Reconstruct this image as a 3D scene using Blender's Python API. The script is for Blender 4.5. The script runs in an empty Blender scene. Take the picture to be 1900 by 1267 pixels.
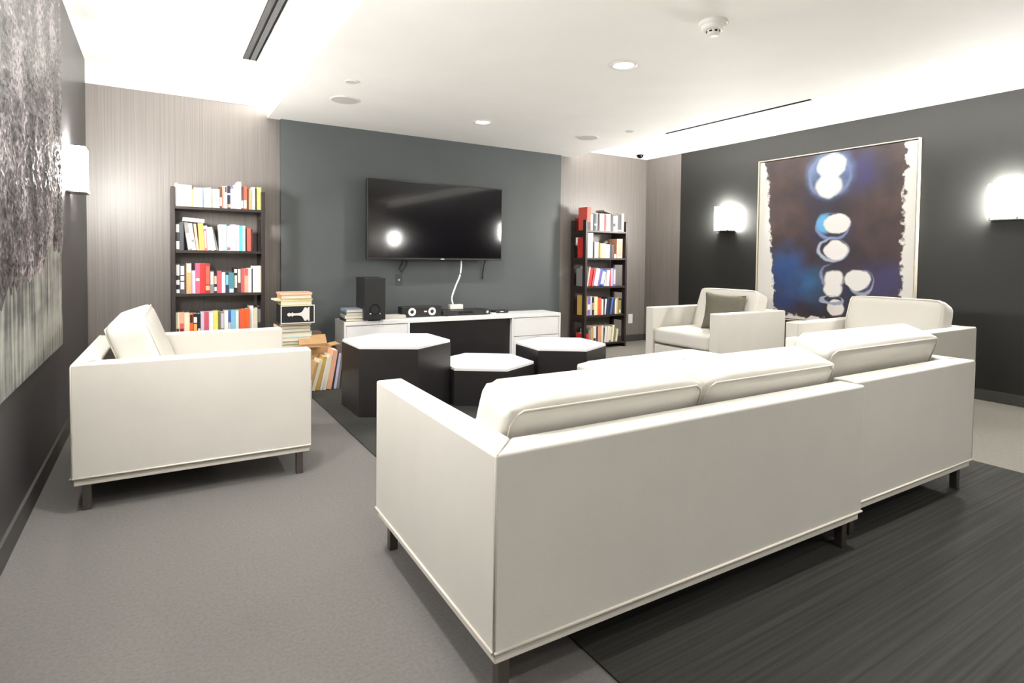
import bpy, bmesh, math, random
from mathutils import Vector, Matrix, Euler, noise
random.seed(7)
scene = bpy.context.scene
PI = math.pi

# ------------------------------------------------------------------ camera, world, exposure
cam_d = bpy.data.cameras.new('camera'); cam = bpy.data.objects.new('camera', cam_d)
scene.collection.objects.link(cam); scene.camera = cam
cam.location = (0, 0, 1.1)
cam.rotation_euler = (Matrix.Rotation(-0.5555, 3, 'Z') @ Matrix.Rotation(PI/2 - 0.0321, 3, 'X') @ Matrix.Rotation(0.0116, 3, 'Z')).to_euler()
cam_d.sensor_width = 36; cam_d.lens = 1061.3*36/1900
cam_d.shift_y = -(633.5 - 512.1)/1900
cam_d.clip_start = 0.02
w = bpy.data.worlds.new('world'); scene.world = w; w.use_nodes = True
w.node_tree.nodes['Background'].inputs[0].default_value = (0.5, 0.5, 0.5, 1)
w.node_tree.nodes['Background'].inputs[1].default_value = 0.05
vs = scene.view_settings
vs.view_transform = 'Standard'; vs.look = 'None'; vs.gamma = 1; vs.use_curve_mapping = False
vs.exposure = -0.42
DOWNLIGHT_W = 29.0      # each recessed downlight
COVE_W = 24.0           # per metre of cove strip
SCONCE_W = 300.0         # each wall sconce shade, emission strength
WARM = (1.0, 0.965, 0.915)

# ------------------------------------------------------------------ measured room
XL, XR, YG = -0.471, 5.614, 5.633
YD = YG - 0.055                     # the dark television wall stands proud of the grey walls
XS, XE = 0.967, 4.141               # dark wall's ends, also the lowered ceiling's width
Z1, ZG, Z0 = 2.338, 2.433, 2.608    # lowered ceiling, top of the wall finish, raised ceiling
YN = -4.6                           # wall behind the camera
ZS, ZB = 0.633, 0.145               # sofa arm height, underside

# ------------------------------------------------------------------ helpers
C = scene.collection
def lin(c):
    return tuple((v/12.92 if v <= 0.04045 else ((v+0.055)/1.055)**2.4) for v in c)
def rgb(r, g, b): return lin((r/255, g/255, b/255))
MATS = {}
def mat(name, col, rough=0.6, metal=0.0, var=0.0, scale=40, bump=0.0, bscale=200, emit=0, spec=0.5, coat=0, stretch=None):
    if name in MATS: return MATS[name]
    m = bpy.data.materials.new(name); m.use_nodes = True; MATS[name] = m
    nt = m.node_tree; b = nt.nodes['Principled BSDF']
    b.inputs['Base Color'].default_value = (*col, 1); b.inputs['Roughness'].default_value = rough
    b.inputs['Metallic'].default_value = metal; b.inputs['Specular IOR Level'].default_value = spec
    b.inputs['Coat Weight'].default_value = coat
    tc = nt.nodes.new('ShaderNodeTexCoord'); co = tc.outputs['Object']
    if stretch:
        mp = nt.nodes.new('ShaderNodeMapping'); mp.inputs['Scale'].default_value = stretch
        nt.links.new(co, mp.inputs[0]); co = mp.outputs[0]
    if var:
        n = nt.nodes.new('ShaderNodeTexNoise'); n.inputs['Scale'].default_value = scale; n.inputs['Detail'].default_value = 4
        nt.links.new(co, n.inputs['Vector'])
        r = nt.nodes.new('ShaderNodeMapRange'); r.inputs['From Min'].default_value = 0.3; r.inputs['From Max'].default_value = 0.7
        r.inputs['To Min'].default_value = 1-var; r.inputs['To Max'].default_value = 1+var
        nt.links.new(n.outputs[0], r.inputs[0])
        v = nt.nodes.new('ShaderNodeVectorMath'); v.operation = 'SCALE'; v.inputs[0].default_value = col
        nt.links.new(r.outputs[0], v.inputs['Scale']); nt.links.new(v.outputs[0], b.inputs['Base Color'])
    if bump:
        n = nt.nodes.new('ShaderNodeTexNoise'); n.inputs['Scale'].default_value = bscale; n.inputs['Detail'].default_value = 3
        nt.links.new(co, n.inputs['Vector'])
        bp = nt.nodes.new('ShaderNodeBump'); bp.inputs['Strength'].default_value = bump; bp.inputs['Distance'].default_value = 0.01
        nt.links.new(n.outputs[0], bp.inputs['Height']); nt.links.new(bp.outputs[0], b.inputs['Normal'])
    if emit:
        b.inputs['Emission Color'].default_value = (*(WARM if emit > 0 else col), 1); b.inputs['Emission Strength'].default_value = abs(emit)
    return m

def obj(name, bm, m, parent=None, smooth=False, bevel=0):
    me = bpy.data.meshes.new(name); bm.normal_update(); bm.to_mesh(me); bm.free()
    if m: me.materials.append(m)
    if smooth:
        for p in me.polygons: p.use_smooth = True
    o = bpy.data.objects.new(name, me); C.objects.link(o)
    if parent: o.parent = parent
    if bevel:
        md = o.modifiers.new('bevel', 'BEVEL'); md.width = bevel; md.segments = 3; md.limit_method = 'ANGLE'
        for p in me.polygons: p.use_smooth = True
        wn = o.modifiers.new('wn', 'WEIGHTED_NORMAL')
    return o
def tag(o, label=None, cat=None, group=None, kind=None):
    if label: o['label'] = label
    if cat: o['category'] = cat
    if group: o['group'] = group
    if kind: o['kind'] = kind
    return o
def thing(name, label, cat, loc=(0, 0, 0), rz=0, group=None):
    o = bpy.data.objects.new(name, None); C.objects.link(o); o.empty_display_size = 0.05
    o.location = loc; o.rotation_euler = (0, 0, rz)
    return tag(o, label, cat, group)
def bx(bm, a, b, M=None):
    x0, y0, z0 = a; x1, y1, z1 = b
    v = [bm.verts.new(p) for p in ((x0,y0,z0),(x1,y0,z0),(x1,y1,z0),(x0,y1,z0),(x0,y0,z1),(x1,y0,z1),(x1,y1,z1),(x0,y1,z1))]
    if M is not None:
        for q in v: q.co = M @ q.co
    for f in ((3,2,1,0),(4,5,6,7),(0,1,5,4),(1,2,6,5),(2,3,7,6),(3,0,4,7)): bm.faces.new([v[i] for i in f])
    return v
def box(name, a, b, m, parent=None, bevel=0, M=None):
    bm = bmesh.new(); bx(bm, a, b, M); return obj(name, bm, m, parent, bevel=bevel)
def lathe(bm, prof, n=32, M=None):
    rings = []
    for r, z in prof:
        if r < 1e-6: ring = [bm.verts.new((0, 0, z))]
        else: ring = [bm.verts.new((r*math.cos(2*PI*i/n), r*math.sin(2*PI*i/n), z)) for i in range(n)]
        rings.append(ring)
    for A, B in zip(rings, rings[1:]):
        for i in range(n):
            j = (i+1) % n
            if len(A) == 1 and len(B) == 1: continue
            if len(A) == 1: bm.faces.new((A[0], B[j], B[i]))
            elif len(B) == 1: bm.faces.new((A[i], A[j], B[0]))
            else: bm.faces.new((A[i], A[j], B[j], B[i]))
    if M is not None:
        for ring in rings:
            for v in ring: v.co = M @ v.co
    bmesh.ops.recalc_face_normals(bm, faces=bm.faces[:])
def tube(bm, pts, r, n=8, closed=False):
    pts = [Vector(p) for p in pts]; rings = []; N = len(pts)
    for i, p in enumerate(pts):
        if closed: d = pts[(i+1) % N] - pts[i-1]
        else: d = pts[min(i+1, N-1)] - pts[max(i-1, 0)]
        d.normalize(); up = Vector((0, 0, 1)) if abs(d.z) < 0.95 else Vector((1, 0, 0))
        a = d.cross(up).normalized(); b = a.cross(d)
        rings.append([bm.verts.new(p + r*(a*math.cos(2*PI*k/n) + b*math.sin(2*PI*k/n))) for k in range(n)])
    for i in range(N if closed else N-1):
        A, B = rings[i], rings[(i+1) % N]
        for k in range(n): bm.faces.new((A[k], A[(k+1) % n], B[(k+1) % n], B[k]))
    if not closed:
        bm.faces.new(rings[0]); bm.faces.new(rings[-1][::-1])
    bmesh.ops.recalc_face_normals(bm, faces=bm.faces[:])
def smooth_pts(P, k=8):
    P = [Vector(p) for p in P]; out = []
    Q = [P[0]*2-P[1]] + P + [P[-1]*2-P[-2]]
    for i in range(1, len(Q)-2):
        for j in range(k):
            t = j/k
            out.append(0.5*((2*Q[i]) + (-Q[i-1]+Q[i+1])*t + (2*Q[i-1]-5*Q[i]+4*Q[i+1]-Q[i+2])*t*t + (-Q[i-1]+3*Q[i]-3*Q[i+1]+Q[i+2])*t**3))
    out.append(P[-1]); return out
def cushion_bm(sx, sy, sz, n=10, puff=0.018, rnd=0.03, sag=0.0):
    """a boxed upholstery cushion centred at the origin, faces softly puffed, edges rounded"""
    bm = bmesh.new(); bmesh.ops.create_cube(bm, size=2)
    bmesh.ops.subdivide_edges(bm, edges=bm.edges[:], cuts=n, use_grid_fill=True)
    h = Vector((sx/2, sy/2, sz/2))
    for v in bm.verts:
        u = v.co.copy()
        q = Vector((math.copysign(abs(u.x)**0.75, u.x)*h.x, math.copysign(abs(u.y)**0.75, u.y)*h.y, math.copysign(abs(u.z)**0.75, u.z)*h.z))
        c = Vector([max(-h[i]+rnd, min(h[i]-rnd, q[i])) for i in range(3)])
        d = q - c
        if d.length > 1e-9: q = c + d.normalized()*rnd if d.length > rnd else q
        for i in range(3):
            if abs(u[i]) > 0.999:
                j, k = (i+1) % 3, (i+2) % 3
                q[i] += math.copysign(puff*(1-u[j]**4)*(1-u[k]**4), u[i])
        wob = noise.noise(q*6 + Vector((sx*9, sy*3, 1)))*0.004
        q += q.normalized()*wob
        if sag and u.z > 0: q.z -= sag*(1-u.x**2)*u.z
        v.co = q
    return bm

# ------------------------------------------------------------------ materials
M_FLOOR = mat('grey_carpet', rgb(101, 99, 97), 0.95, var=0.10, scale=90, bump=0.25, bscale=700, spec=0.15)
M_WHITE = mat('white_paint', rgb(240, 239, 236), 0.75, var=0.015, scale=3)
M_LEATHER = mat('white_leather', rgb(205, 202, 194), 0.48, var=0.02, scale=5, bump=0.06, bscale=260)
M_PIPING = mat('leather_piping', rgb(214, 208, 196), 0.45)
M_STEEL = mat('brushed_steel', rgb(120, 114, 108), 0.35, metal=0.9, var=0.05, scale=60)
M_RAIL = mat('sofa_rail', rgb(222, 217, 206), 0.4)
M_TVWALL = mat('charcoal_paint', rgb(78, 83, 84), 0.55, var=0.05, scale=2.2)
M_BLACKWALL = mat('black_paint', rgb(33, 34, 33), 0.42, var=0.05, scale=2, spec=0.35)
M_LEFTWALL = mat('dark_panel', rgb(54, 52, 54), 0.4, var=0.05, scale=3)
M_BASE = mat('dark_baseboard', rgb(58, 57, 54), 0.55, var=0.04, scale=6)
M_SHELF = mat('espresso_wood', rgb(40, 31, 29), 0.45, var=0.2, scale=8, stretch=(3, 3, 30))
M_BLACK = mat('black_laminate', rgb(34, 32, 33), 0.32, var=0.08, scale=6)
M_WHITELAM = mat('white_laminate', rgb(236, 236, 236), 0.3, var=0.01, scale=4)
M_PLASTIC = mat('black_plastic', rgb(26, 26, 27), 0.4, var=0.05, scale=30)
M_SCREEN = mat('tv_glass', rgb(10, 9, 12), 0.08, var=0.05, scale=2, coat=0.3)
M_PAGES = mat('paper_pages', rgb(226, 217, 196), 0.9, var=0.06, scale=120, stretch=(8, 1, 1))
M_CARD = mat('cardboard', rgb(176, 140, 98), 0.9, var=0.08, scale=20)
M_PLATE = mat('white_plastic', rgb(232, 231, 226), 0.4, var=0.01)
M_GRILLE = mat('grille_white', rgb(196, 194, 190), 0.8, var=0.05, scale=300)
M_SLOT = mat('slot_black', rgb(5, 5, 5), 0.8, var=0.1, scale=10)
M_CHROME = mat('chrome', rgb(200, 200, 200), 0.2, metal=1.0, var=0.02)

def wallpaper(name, col):
    m = mat(name, col, 0.46, spec=0.8); nt = m.node_tree; b = nt.nodes['Principled BSDF']
    tc = nt.nodes.new('ShaderNodeTexCoord'); mp = nt.nodes.new('ShaderNodeMapping'); mp.inputs['Scale'].default_value = (260, 260, 1.3)
    nt.links.new(tc.outputs['Object'], mp.inputs[0])
    n = nt.nodes.new('ShaderNodeTexNoise'); n.inputs['Scale'].default_value = 1; n.inputs['Detail'].default_value = 3
    nt.links.new(mp.outputs[0], n.inputs['Vector'])
    r = nt.nodes.new('ShaderNodeMapRange'); r.inputs['From Min'].default_value = 0.3; r.inputs['From Max'].default_value = 0.7
    r.inputs['To Min'].default_value = 0.80; r.inputs['To Max'].default_value = 1.18
    nt.links.new(n.outputs[0], r.inputs[0])
    v = nt.nodes.new('ShaderNodeVectorMath'); v.operation = 'SCALE'; v.inputs[0].default_value = col
    nt.links.new(r.outputs[0], v.inputs['Scale']); nt.links.new(v.outputs[0], b.inputs['Base Color'])
    return m
M_PAPER = wallpaper('taupe_wallpaper', rgb(116, 110, 106))

def rug_mat():
    col = rgb(47, 47, 44)
    m = mat('striped_carpet', col, 0.85, spec=0.25); nt = m.node_tree; b = nt.nodes['Principled BSDF']
    tc = nt.nodes.new('ShaderNodeTexCoord')
    def nz(sc, s, d):
        mp = nt.nodes.new('ShaderNodeMapping'); mp.inputs['Scale'].default_value = sc
        nt.links.new(tc.outputs['Object'], mp.inputs[0])
        n = nt.nodes.new('ShaderNodeTexNoise'); n.inputs['Scale'].default_value = s; n.inputs['Detail'].default_value = d
        nt.links.new(mp.outputs[0], n.inputs['Vector']); return n.outputs[0]
    a, f = nz((0.9, 75, 1), 1, 5), nz((1, 1, 1), 300, 2)
    ad = nt.nodes.new('ShaderNodeMath'); ad.operation = 'MULTIPLY_ADD'; ad.inputs[1].default_value = 0.35
    nt.links.new(f, ad.inputs[0]); nt.links.new(a, ad.inputs[2])
    r = nt.nodes.new('ShaderNodeMapRange'); r.inputs['From Min'].default_value = 0.45; r.inputs['From Max'].default_value = 0.9
    r.inputs['To Min'].default_value = 0.55; r.inputs['To Max'].default_value = 1.35
    nt.links.new(ad.outputs[0], r.inputs[0])
    v = nt.nodes.new('ShaderNodeVectorMath'); v.operation = 'SCALE'; v.inputs[0].default_value = col
    nt.links.new(r.outputs[0], v.inputs['Scale']); nt.links.new(v.outputs[0], b.inputs['Base Color'])
    return m
M_RUG = rug_mat()

# ------------------------------------------------------------------ structure
def struct(name, a, b, m, label, bevel=0):
    return tag(box(name, a, b, m, bevel=bevel), label, kind='structure')
T = 0.12
struct('floor', (XL-T, YN-T, -0.1), (XR+T, YG+T, 0), M_FLOOR, 'grey carpeted floor of the lounge')
struct('floor_center', (1.01, YN, 0.0), (3.84, YD, 0.006), M_RUG, 'dark streaked carpet inset under the sofas')
struct('floor_right', (3.84, YN, 0.0), (XR, YG, 0.004), mat('pale_floor', rgb(126, 123, 116), 0.95, var=0.08, scale=90, bump=0.25, bscale=700, spec=0.15), 'paler strip of floor along the black wall')  # floor beyond the inset, coloured lighter than the rest
struct('wall_left', (XL-T, YN, 0), (XL, YG, Z0), M_LEFTWALL, 'dark wall on the left behind the textured painting')
struct('wall_back_left', (XL, YG, 0), (XS, YG+T, ZG), M_PAPER, 'taupe wallpapered wall behind the left bookcase')
struct('wall_back_center', (XS, YD, 0), (XE, YG+T, Z1), M_TVWALL, 'charcoal wall carrying the television')
struct('wall_back_right', (XE, YG, 0), (XR, YG+T, ZG), M_PAPER, 'taupe wallpapered wall behind the right bookcase')
struct('wall_right_end', (XR, 5.037, 0), (XR+T, YG+T, ZG), M_PAPER, 'narrow taupe wall strip beside the black wall')
struct('wall_right', (XR, YN, 0), (XR+T, 5.037, ZG), M_BLACKWALL, 'black wall carrying the framed painting and sconces')
struct('wall_front', (XL-T, YN-T, 0), (XR+T, YN, Z0), M_PAPER, 'wall behind the camera')
struct('trim_1', (XL, YG-0.012, ZG), (XS, YG+T, Z0), M_WHITE, 'white band above the left taupe wall')
struct('trim_2', (XE, YG-0.012, ZG), (XR, YG+T, Z0), M_WHITE, 'white band above the right taupe wall')
struct('trim_3', (XR-0.012, YN, ZG), (XR+T, YG+T, Z0), M_WHITE, 'white band above the black wall')
struct('ceiling', (XS, YN, Z1), (XE+0.03, YG+T, Z0), M_WHITE, 'lowered white ceiling over the seating')
struct('ceiling_left', (XL-T, YN-T, Z0), (XS+0.01, YG+T, Z0+T), M_WHITE, 'raised white ceiling along the left wall')
struct('ceiling_right', (XE-0.02, YN-T, Z0), (XR+T, YG+T, Z0+T), M_WHITE, 'raised white ceiling along the black wall')
struct('ceiling_lip_left', (XS-0.11, YN, Z1), (XS, YG-0.012, Z1+0.025), M_WHITE, 'light shelf on the left edge of the lowered ceiling')
struct('ceiling_lip_right', (XE+0.03, YN, Z1), (XE+0.16, YG-0.012, Z1+0.025), M_WHITE, 'light shelf on the right edge of the lowered ceiling')
struct('baseboard_left', (XL, YN, 0), (XL+0.012, YG, 0.09), M_BASE, 'dark baseboard of the left wall')
struct('baseboard_right', (XR-0.012, YN, 0), (XR, YG, 0.09), M_BASE, 'dark baseboard of the black wall')
struct('baseboard_back', (XE, YG-0.012, 0), (XR-0.012, YG, 0.09), M_BASE, 'dark baseboard behind the right bookcase')

# ------------------------------------------------------------------ lamps of the room
def area(parent, loc, rot, sx, sy, power, shape='RECTANGLE', spread=PI, col=WARM):
    d = bpy.data.lights.new('lamp', 'AREA'); d.shape = shape; d.size = sx
    if shape == 'RECTANGLE': d.size_y = sy
    d.energy = power; d.color = col; d.spread = spread
    o = bpy.data.objects.new('lamp', d); C.objects.link(o); o.parent = parent; o.location = loc; o.rotation_euler = rot
    return o
M_LED = mat('led_strip', (1, 1, 1), 0.5, emit=4)
def cove(x, rot, label):
    L = YG - 0.2 - YN
    t = thing('cove_light', label, 'light', (x, (YG-0.1+YN)/2, Z1+0.025), 0, 'cove lights')
    box('strip', (-0.012, -L/2, 0.001), (0.012, L/2, 0.012), M_LED, t)
    area(t, (0, 0, 0.022), rot, 0.02, L, COVE_W*L)
cove(XS-0.05, (PI, -0.35, 0), 'hidden cove light along the left edge of the lowered ceiling')
cove(XE+0.09, (PI, 0.35, 0), 'hidden cove light along the right edge of the lowered ceiling')

M_LENS = mat('downlight_lens', (1, 1, 1), 0.4, emit=9)
def downlight(x, y, label, z=Z1):
    t = thing('downlight', label, 'downlight', (x, y, z), 0, 'recessed ceiling downlights')
    bm = bmesh.new(); lathe(bm, [(0.088, 0.0), (0.09, -0.005), (0.07, -0.008), (0.064, -0.004), (0.064, 0.0)], 40)
    obj('trim_ring', bm, M_PLATE, t, True)
    bm = bmesh.new(); lathe(bm, [(0.0, -0.0035), (0.062, -0.0035), (0.062, -0.001)], 32)
    obj('lens', bm, M_LENS, t, True)
    area(t, (0, 0, -0.012), (0, 0, 0), 0.11, 0, DOWNLIGHT_W, 'DISK', math.radians(135))
downlight(2.54, 4.63, 'lit recessed downlight in front of the television')
downlight(2.54, 2.77, 'lit recessed downlight nearest the smoke detector')
downlight(2.54, 0.91, 'recessed downlight above the back of the big sofa')
downlight(2.54, -0.95, 'recessed downlight behind the camera over the dark carpet')
downlight(2.54, -2.81, 'added recessed downlight, unseen far behind the camera over the dark carpet')  # unseen fitting, added for more fill
downlight(0.28, 2.3, 'added recessed downlight, unseen in the raised left ceiling above the camera aisle', Z0)  # added out of view to help carry the lighting
downlight(0.28, -0.4, 'added recessed downlight, unseen in the raised left ceiling behind the camera', Z0)  # second unseen fitting in this ceiling, put in for its light

M_SHADE = mat('lit_glass_shade', (1, 0.98, 0.94), 0.3, emit=SCONCE_W)
M_SCONCE = mat('sconce_metal', rgb(150, 148, 142), 0.3, metal=0.8)
def sconce(loc, rz, label):
    # local +x points out of the wall, width along y
    t = thing('wall_sconce', label, 'sconce', loc, rz, 'wall sconces')
    box('back_plate', (0, -0.075, -0.10), (0.012, 0.075, 0.12), M_SCONCE, t, 0.003)
    bm = bmesh.new()
    for a, b in (((0.09, -0.10, -0.13), (0.098, 0.10, 0.14)), ((0.02, -0.10, -0.13), (0.09, -0.092, 0.14)), ((0.02, 0.092, -0.13), (0.09, 0.10, 0.14))): bx(bm, a, b)
    obj('glass_shade', bm, M_SHADE, t)
    bm = bmesh.new(); bx(bm, (0.0, -0.104, -0.142), (0.102, 0.104, -0.134)); obj('bottom_rail', bm, M_SCONCE, t)
    for s in (-1, 1): box('clip', (0.088, s*0.085-0.008, -0.136), (0.104, s*0.085+0.008, -0.118), M_SCONCE, t)
sconce((XL, 4.51, 1.615), 0, 'lit box sconce beside the textured painting on the left wall')
sconce((XR, 4.335, 1.575), PI, 'lit box sconce between the far corner and the framed painting')
sconce((XR, 1.755, 1.575), PI, 'lit box sconce at the right edge of the picture')
sconce((XR, -3.95, 1.575), PI, 'lit box sconce far behind the camera on the black wall')
sconce((XL, 1.9, 1.615), 0, 'added lit box sconce, unseen on the left wall just outside the picture')  # out of view, added to lift the room's light

# ------------------------------------------------------------------ ceiling fittings
def disc(name, x, y, z, r, label, cat, m=M_GRILLE, group=None, h=0.008):
    t = thing(name, label, cat, (x, y, z), 0, group)
    bm = bmesh.new(); lathe(bm, [(r, 0), (r, -h*0.7), (r*0.96, -h), (r*0.9, -h*0.8)], 40); obj('rim', bm, M_PLATE, t, True)
    bm = bmesh.new(); lathe(bm, [(r*0.9, -h*0.8), (0, -h*0.9)], 40); obj('grille', bm, m, t, True)
disc('ceiling_speaker', 1.277, 4.604, Z1, 0.115, 'round ceiling speaker above the left end of the television wall', 'speaker', group='ceiling speakers')
disc('ceiling_speaker', 3.751, 4.61, Z1, 0.115, 'round ceiling speaker above the right end of the television wall', 'speaker', group='ceiling speakers')
disc('ceiling_speaker', 0.286, 5.2, Z0, 0.10, 'round ceiling speaker in the raised ceiling above the left bookcase', 'speaker', M_PLATE, group='ceiling speakers')
disc('sprinkler_cover', 1.182, 4.098, Z1, 0.045, 'small round sprinkler cover beside the left ceiling speaker', 'sprinkler', group='sprinkler covers')
disc('sprinkler_cover', 3.893, 4.148, Z1, 0.04, 'small round sprinkler cover beside the right ceiling speaker', 'sprinkler', group='sprinkler covers')
t = thing('smoke_detector', 'white domed smoke detector on the lowered ceiling', 'smoke detector', (2.47, 2.02, Z1))
bm = bmesh.new(); lathe(bm, [(0.072, 0), (0.075, -0.012), (0.068, -0.022), (0.062, -0.022)], 40); obj('base', bm, M_PLATE, t, True)
bm = bmesh.new(); lathe(bm, [(0.062, -0.018), (0.06, -0.036), (0.05, -0.044), (0.036, -0.044)], 40); obj('body', bm, M_PLATE, t, True)
bm = bmesh.new(); lathe(bm, [(0.034, -0.04), (0.034, -0.062), (0.03, -0.068), (0, -0.07)], 32); obj('cap', bm, M_PLATE, t, True)
for k in range(8):
    a = k*PI/4+0.3; bm = bmesh.new()
    bx(bm, (0.0335, -0.007, -0.058), (0.0355, 0.007, -0.05), Matrix.Rotation(a, 4, 'Z')); obj('vent', bm, M_SLOT, t)
# linear air diffuser in the left ceiling
t = thing('ceiling_slot', 'black twin slot air diffuser in the raised left ceiling', 'air vent', (0.62, 0, Z0), 0, 'slot diffusers')
box('frame', (-0.05, 2.9, -0.004), (0.05, 4.88, 0), M_SLOT, t)
for dx in (-0.048, -0.002, 0.044): box('blade', (dx, 2.9, -0.012), (dx+0.004, 4.88, -0.004), mat('slot_edge', rgb(28, 28, 28), 0.6), t)
t = thing('ceiling_slot', 'thin black strip on the light shelf near the black wall', 'air vent', (4.262, 0, Z1), 0, 'slot diffusers')  # thin dark strip under the right light shelf
box('frame', (-0.014, 2.56, -0.003), (0.014, 4.02, 0), M_SLOT, t)
box('blade', (-0.002, 2.56, -0.007), (0.002, 4.02, -0.003), MATS['slot_edge'], t)
# dome camera in the corner
t = thing('security_camera', 'small dome security camera in the far right corner', 'camera', (5.40, YG-0.012, 2.50))
box('mount_plate', (-0.05, -0.012, -0.045), (0.05, 0, 0.045), M_PLATE, t, 0.004)
bm = bmesh.new(); tube(bm, [(0, -0.01, 0), (0, -0.05, 0.0), (0, -0.06, -0.01)], 0.016, 10); obj('arm', bm, M_PLATE, t, True)
bm = bmesh.new(); lathe(bm, [(0, 0.03), (0.04, 0.026), (0.05, 0.0), (0.05, -0.012)], 28, Matrix.Translation((0, -0.075, -0.02))); obj('housing', bm, M_PLATE, t, True)
bm = bmesh.new(); lathe(bm, [(0.046, -0.012), (0.04, -0.036), (0.024, -0.052), (0, -0.058)], 28, Matrix.Translation((0, -0.075, -0.02))); obj('dome', bm, mat('camera_dome', rgb(15, 15, 16), 0.08, var=0.02), t, True)

# ------------------------------------------------------------------ upholstered seating
def legs_at(t, W, D, inset=0.05, extra=()):
    for (x, y) in [(inset, inset), (W-inset, inset), (inset, D-inset), (W-inset, D-inset), *extra]:
        box('leg', (x-0.016, y-0.016, 0), (x+0.016, y+0.016, ZB-0.012), M_STEEL, t, 0.003)
def seating(name, label, cat, loc, rz, W, D, arms=(True, True), nseat=1, group=None, cush_w=None, lean=20, front_arm_drop=0, cz=0.0):
    """local x = width, y = 0 at the outer back, D at the front; faces +y"""
    t = thing(name, label, cat, loc, rz, group)
    a = 0.10
    box('frame_rail', (0.008, 0.008, ZB-0.028), (W-0.008, D-0.008, ZB-0.002), M_RAIL, t, 0.003)
    def prism(name, foot):
        bm = bmesh.new(); lo = [bm.verts.new((x, y, ZB)) for x, y in foot]; hi = [bm.verts.new((x, y, ZS)) for x, y in foot]
        bm.faces.new(hi); bm.faces.new(lo[::-1]); k = len(foot)
        for i in range(k): bm.faces.new((lo[i], lo[(i+1) % k], hi[(i+1) % k], hi[i]))
        bmesh.ops.recalc_face_normals(bm, faces=bm.faces[:])
        return obj(name, bm, M_LEATHER, t, bevel=0.009)
    back = prism('backrest', [(0.0, 0.0), (W, 0.0), (W-a if arms[1] else W, a), (a if arms[0] else 0, a)])
    x0, x1 = 0, W
    def pipe(parent, pts, r=0.0045):
        bm = bmesh.new(); tube(bm, pts, r, 6); obj('piping', bm, M_PIPING, parent, True)
    pipe(back, [(0.002, -0.001, ZB+0.006), (W-0.002, -0.001, ZB+0.006)])
    if arms[0]:
        x0 = a
        ar = prism('arm', [(0, 0), (a, a), (a, D), (0, D)])
        pipe(ar, [(-0.001, 0.004, ZB+0.006), (-0.001, D-0.004, ZB+0.006)])
        pipe(ar, [(0.003, 0.003, ZB+0.006), (0.003, 0.003, ZS-0.01), (0.006, 0.006, ZS-0.002), (0.08, 0.08, ZS+0.0015)], 0.0035)
    if arms[1]:
        x1 = W-a
        ar = prism('arm', [(W, 0), (W, D), (W-a, D), (W-a, a)])
        pipe(ar, [(W+0.001, 0.004, ZB+0.006), (W+0.001, D-0.004, ZB+0.006)])
        pipe(ar, [(W-0.003, 0.003, ZB+0.006), (W-0.003, 0.003, ZS-0.01), (W-0.006, 0.006, ZS-0.002), (W-0.08, 0.08, ZS+0.0015)], 0.0035)
    box('seat_deck', (x0+0.001, a+0.001, ZB), (x1-0.001, D-0.02, 0.285), M_LEATHER, t, 0.01)
    sw = (x1-x0)/nseat
    for i in range(nseat):
        cx = x0 + sw*(i+0.5); sd = D-a-0.01
        bm = cushion_bm(sw-0.006, sd, 0.145, puff=0.012, rnd=0.025)
        for v in bm.verts: v.co += Vector((cx, a+0.006+sd/2, 0.285+0.0835))
        obj('seat_cushion', bm, M_LEATHER, t, True)
        cw = (cush_w or sw) - 0.004
        bm = cushion_bm(cw, 0.165, 0.43, puff=0.012, rnd=0.022)
        R = Matrix.Rotation(math.radians(lean), 4, 'X')
        zt = 0.585 + cz
        for v in bm.verts: v.co = R @ v.co + Vector((cx, a+0.155, zt))
        bc = obj('back_cushion', bm, M_LEATHER, t, True)
        bm = bmesh.new(); hx, hy, hz = cw/2-0.010, 0.0795, 0.2105
        for yy in (-hy, hy):
            P = [R @ Vector(p) + Vector((cx, a+0.155, zt)) for p in ((-hx, yy, -hz), (-hx, yy, hz-0.045), (-hx+0.010, yy*0.985, hz-0.016), (-hx+0.034, yy, hz), (hx-0.034, yy, hz), (hx-0.010, yy*0.985, hz-0.016), (hx, yy, hz-0.045), (hx, yy, -hz))]
            tube(bm, P, 0.003, 6)
        obj('piping', bm, M_PIPING, bc, True)
    legs_at(t, W, D)
    return t
G_SEAT = 'white leather lounge seating'
seating('sofa', 'long white leather sofa unit with its back to the camera', 'sofa', (0.677, 1.155, 0), -0.022, 1.60, 0.93, (True, False), 2, G_SEAT, cz=-0.062)
seating('sofa', 'shorter white leather sofa unit standing at the right end of the long one', 'sofa', (2.312, 1.165, 0), -0.016, 1.035, 0.93, (False, True), 1, G_SEAT, cz=-0.022)
seating('armchair', 'white leather armchair nearest the textured painting on the left', 'armchair', (-0.313+1.01*0.027, 2.969+1.01, 0), -PI/2-0.027, 1.01, 0.966, group=G_SEAT)
seating('armchair', 'white leather armchair holding an olive pillow', 'armchair', (4.975, 3.175, 0.004), PI/2-0.01, 0.865, 0.925, group=G_SEAT)
seating('armchair', 'white leather armchair between the framed painting and the sofa backs', 'armchair', (5.035, 1.73, 0.004), PI/2, 0.86, 0.97, group=G_SEAT, cz=0.01)

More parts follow.
